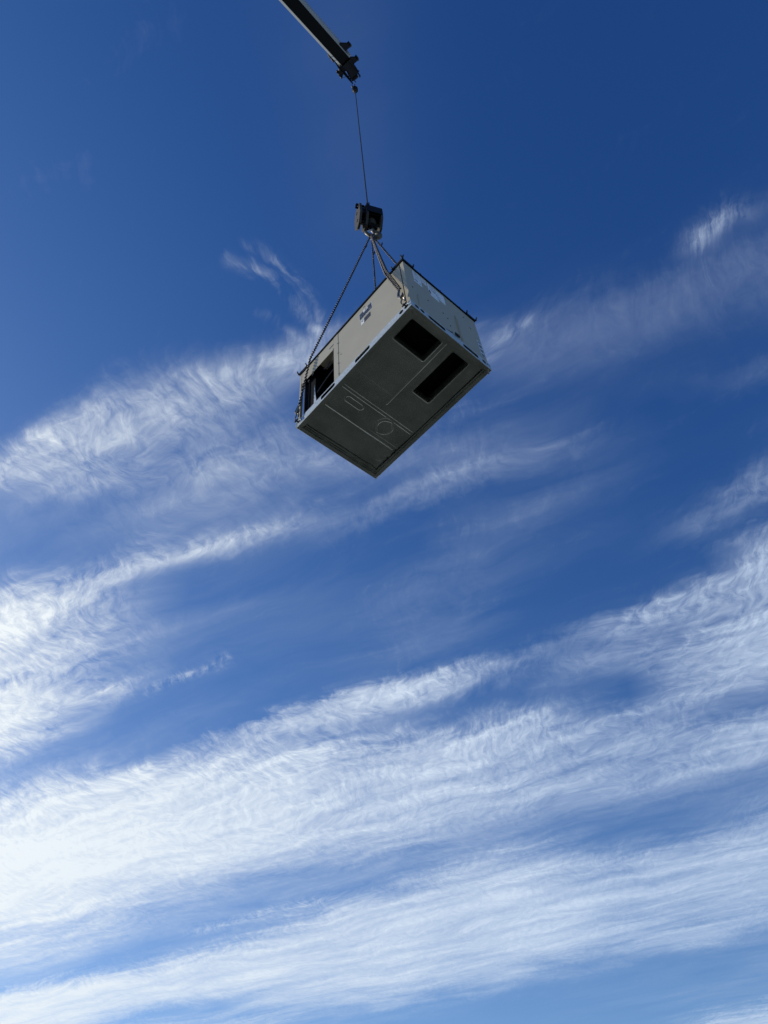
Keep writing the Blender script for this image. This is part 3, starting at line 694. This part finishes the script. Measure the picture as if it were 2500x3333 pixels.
mb = MB(); mb.prism([(-.10, .78), (.10, .78), (.10, 1.02), (-.10, 1.02)], -.170, -.100, FX); mb.build('spacer', M['black'], blk)
mb = MB(); mb.prism([(-.176, 1.00), (-.166, 1.00), (-.166, .72), (-.176, .72)], -.09, .185, FX); mb.build('cover_plate', M['black'], blk)
mb = MB(); mb.tube([(.03, 0, .82), (.03, 0, .60), (.03, 0, .52)], [.085, .085, .07], 20); mb.build('trunnion', M['greygrease'], blk, True)
mb = MB(); mb.tube([(-.03, 0, .52), (.09, 0, .52)], .05, 14); mb.tube([(.03, 0, .54), (.03, 0, .36)], .032, 12); mb.build('swivel', M['black'], blk, True)
for z in (.94, .62):
    mb = MB(); mb.tube([(-.222, 0, z), (.198, 0, z)], .028, 12); mb.build('axle_pin', M['greygrease'], blk, True)
mb = MB()
for sy in (1,):
    mb.box((-.245, -.10, 1.12), (-.10, -.07, 1.165)); mb.box((-.255, -.10, 1.07), (-.225, -.07, 1.1195)); mb.box((-.262, -.10, .975), (-.236, -.07, 1.03)); mb.box((-.2355, -.10, .975), (-.19, -.07, 1.00))
mb.build('rope_guard', M['black'], blk)
# hook: thick forged bowl with tip
pts = []; rs = []
for k in range(17):
    an = R(80 - 285*k/16); rad = .115
    pts.append((.03 + rad*math.cos(an)*1.0, 0, .20 + rad*math.sin(an))); rs.append(.030 + .016*math.sin(math.pi*min(1, k/12)) - (.018 if k > 14 else 0))
mb = MB(); mb.tube([(.03, 0, .38), (.035, 0, .345)] + pts, [.032, .034] + rs, 12); mb.build('lifting_hook', M['hookp'], blk, True)
mb = MB(); mb.tube([(.03, -.02, .31), (-.02, -.02, .27), (-.075, -.015, .20)], [.008, .012, .006], 6); mb.build('safety_latch', M['galv'], blk, True)
# wedge socket on the rope end
mb = MB(); mb.prism([(-.05, 1.22), (.05, 1.22), (.032, 1.42), (.012, 1.62), (-.012, 1.62), (-.032, 1.42)], -.024, .024, FX); mb.tube([(-.035, 0, 1.27), (.035, 0, 1.27)], .016, 10)
mb.build('wedge_socket', M['black'], blk)
# master ring and joining rings carried by the hook
ring = thing('master_ring', 'scuffed oval master ring sitting in the crane hook', 'ring', (.200, 4.354, CAM_H + 11.50), BY)
pts = [(.03 + .055*math.cos(R(a)), .03*math.sin(R(a))*0 + .004, .085 + .085*math.sin(R(a))) for a in range(0, 361, 24)]
mb = MB(); mb.tube([(p[0]*0 + .03, p[0] - .03, p[2]) for p in pts], .012, 8, False); mb.build('oval_ring', M['chain'], ring, True)
for k, (ddx, ddy) in enumerate(((-.022, .0), (.024, .012), (.0, -.022))):
    pts = [(.03 + ddx + .022*math.cos(R(a)), ddy, -.015 + .042*math.sin(R(a))) for a in range(0, 361, 30)]
    mb = MB(); mb.tube(pts, .009, 7, False); mb.build('joining_ring', (M['hookp'] if k == 1 else M['chain']), ring, True)

# ================================================================ hoist rope, rope weight, boom
TIP = Vector((.331, 4.329, 23.35 + CAM_H))
top_pt = Vector((.262, 4.38, 23.0 + CAM_H)); bot_pt = Vector((.200, 4.354, CAM_H + 11.50 + 1.30))
rope = thing('hoist_rope', 'thin dark steel hoist rope between boom head and hook block', 'rope', bot_pt)
mb = MB(); d = top_pt - bot_pt; mb.tube([Vector((0, 0, 0)), d*.5, d], .0125, 8); mb.build('rope_line', M['rope'], rope, True)
mb = MB(); mb.tube([Vector((.03, -.006, .36)), Vector((.034, 0, .16)), Vector((.02, 0, .0))], .009, 6); mb.tube([Vector((.0, 0, .30)), Vector((.034, 0, .31))], .012, 6); mb.build('rope_tail', M['rope'], rope)

wt_c = bot_pt.lerp(top_pt, .935)
wt = thing('rope_weight', 'round black switch weight clipped round the rope under the boom head', 'weight', wt_c)
mb = MB(); mb.tube([(0, 0, -.18), (0, 0, -.155), (0, 0, -.08), (0, 0, .05), (0, 0, .12), (0, 0, .15)], [.04, .066, .080, .080, .06, .03], 16); mb.build('weight_body', M['black'], wt, True)
mb = MB(); mb.tube([(0, 0, -.182), (0, 0, -.195)], [.05, .042], 16); mb.build('weight_ring', M['greygrease'], wt, True)
mb = MB(); mb.tube([(-.03, 0, .15), (-.06, -.02, .30), (-.07, -.03, .50)], .010, 6); mb.tube([(-.09, -.02, .24), (-.03, -.02, .30)], .018, 6); mb.build('weight_chain', M['rope'], wt)

D = Vector((.394, .57, .721)).normalized(); LT = D.cross(Vector((0, 0, 1))).normalized(); NN = LT.cross(D)
boom = thing('crane_boom', 'long grey telescopic crane boom with dark underside reaching in from the top', 'crane boom', TIP)
BF = Matrix((D, LT, NN)).transposed()
def bp_(d, l, n): return D*d + LT*l + NN*n
def section(d0, d1, l0, l1, hgt, ch, names, tk=.0):
    """hollow box boom section: underside plate, two chamfers, two sides, top"""
    pr = [(l0 + ch, 0), (l1 - ch, 0), (l1, ch*.9), (l1, hgt - ch), (l1 - ch, hgt), (l0 + ch, hgt), (l0, hgt - ch), (l0, ch*.9)]
    t_ = .012
    cx_, cy_ = (l0+l1)/2, hgt/2
    inn = [(cx_ + (p[0]-cx_)*(1 - 2*t_/(l1-l0)), cy_ + (p[1]-cy_)*(1 - 2*t_/hgt)) for p in pr]
    mb = MB(); bm = mb.bm
    def quadstrip(i):
        j = (i+1) % 8
        a = [bm.verts.new(bp_(dd, p[0], p[1])) for dd in (d0, d1) for p in (pr[i], pr[j], inn[j], inn[i])]
        for q in ((0, 1, 5, 4), (1, 2, 6, 5), (2, 3, 7, 6), (3, 0, 4, 7), (0, 3, 2, 1), (4, 5, 6, 7)): bm.faces.new([a[k] for k in q])
    for i in range(1, 8): quadstrip(i)
    mb.build(names[0], M['boomw'], boom)
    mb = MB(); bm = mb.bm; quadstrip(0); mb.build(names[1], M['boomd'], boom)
section(-9.0, -.87, -.100, .300, .42, .058, ('boom_section', 'underside_plate'))
section(-17.5, -7.2, -.160, .360, .55, .07, ('boom_section', 'underside_plate'))
section(-26.0, -15.5, -.220, .420, .68, .08, ('boom_section', 'underside_plate'))
section(-33.0, -24.0, -.280, .480, .82, .09, ('boom_section', 'underside_plate'))
FB = (Vector((0, 0, 0)), D, LT, NN)
# end collar of the boom section
mb = MB(); mb.prism([(-.93, -.108), (-.86, -.108), (-.86, .308), (-.93, .308)], .02, .44, FB); mb.build('end_collar', M['boomw'], boom)
# boom head: two side plates, sheave box
mb = MB(); mb.prism([(-.86, -.03), (-.55, -.02), (-.10, -.115), (-.06, -.06), (-.04, .055), (-.20, .13), (-.50, .20), (-.86, .24)], -.03, .40, FB); mb.build('boom_head', M['black'], boom)
FS = (Vector((0, 0, 0)), D, NN, LT)
mb = MB(); mb.prism([(-.90, -.05), (-.10, -.10), (.02, .0), (-.02, .20), (-.50, .46), (-.90, .46)], .132, .150, FS); mb.build('head_side_plate', M['black'], boom)
mb = MB(); mb.prism([(-.90, -.05), (-.10, -.10), (.02, .0), (-.02, .20), (-.50, .46), (-.90, .46)], -.150, -.132, FS); mb.build('head_side_plate', M['black'], boom)
mb = MB(); mb.tube([bp_(-.13, -.06, .05), bp_(-.13, .09, .05)], .11, 20); mb.build('sheave', M['black'], boom, True)
mb = MB(); mb.tube([bp_(-.13, -.17, .05), bp_(-.13, .20, .05)], .02, 8); mb.tube([bp_(-.30, -.15, .02), bp_(-.30, .20, .02)], .018, 8); mb.build('sheave_pin', M['greygrease'], boom, True)
# jib lugs: forked ears on both sides
def ear(pts, n0, n1, lugs):
    mb = MB(); mb.prism([(a*1.407, b*1.407) for a, b in pts], n0, n1, FB); e = mb.build('jib_lug', M['black'], boom)
    for (a, b) in lugs:
        mb = MB(); mb.tube([bp_(a*1.407, b*1.407, n0 - .05), bp_(a*1.407, b*1.407, n1 + .05)], .026, 10); mb.build('lug_eye', M['greygrease'], e, True)
ear([(-1.09, .19), (-1.066, .222), (-.93, .310), (-.94, .349), (-.83, .350), (-.80, .33), (-.827, .212), (-.70, .19)], .02, .06, [(-.86, .325)])
ear([(-.62, .10), (-.606, .168), (-.486, .256), (-.508, .293), (-.40, .292), (-.37, .27), (-.379, .147), (-.33, .08)], .02, .06, [(-.42, .265)])
ear([(-.70, .0), (-.633, -.072), (-.529, -.142), (-.527, -.193), (-.345, -.200), (-.33, -.175), (-.406, -.062), (-.33, .0)], .02, .06, [(-.50, -.175), (-.37, -.185)])
ear([(-1.02, -.03), (-1.0, -.075), (-.93, -.095), (-.78, -.108), (-.80, -.06)], .10, .14, [(-.96, -.09), (-.82, -.098)])
mb = MB(); mb.tube([bp_(-.49, -.27, .03), bp_(-.42, -.20, .0), bp_(-.38, -.10, .03)], .006, 6); mb.build('control_cable', M['rope'], boom)
mb = MB(); mb.tube([bp_(-.52, .19, .10), bp_(-.20, .165, .04), bp_(-.13, .15, .02)], [.03, .028, .020], 8); mb.tube([bp_(-.15, .15, .0), bp_(.03, .10, -.02)], .012, 6); mb.tube([bp_(-.06, -.06, -.02), bp_(.05, -.06, -.02)], .012, 6); mb.build('rope_keeper', M['black'], boom)
mb = MB(); mb.tube([bp_(-1.17, .31, .06), bp_(-.87, .27, .05)], .014, 6); mb.build('hose', M['rope'], boom)

SC.cycles.max_bounces = 6; SC.cycles.use_denoising = True
SC.render.film_transparent = False
W.cycles.sampling_method = 'MANUAL' if hasattr(W, 'cycles') else 'AUTOMATIC'
try: W.cycles.sample_map_resolution = 512
except Exception: pass
print('tris approx', sum(len(o.data.polygons) for o in SC.objects if o.type == 'MESH')*2)
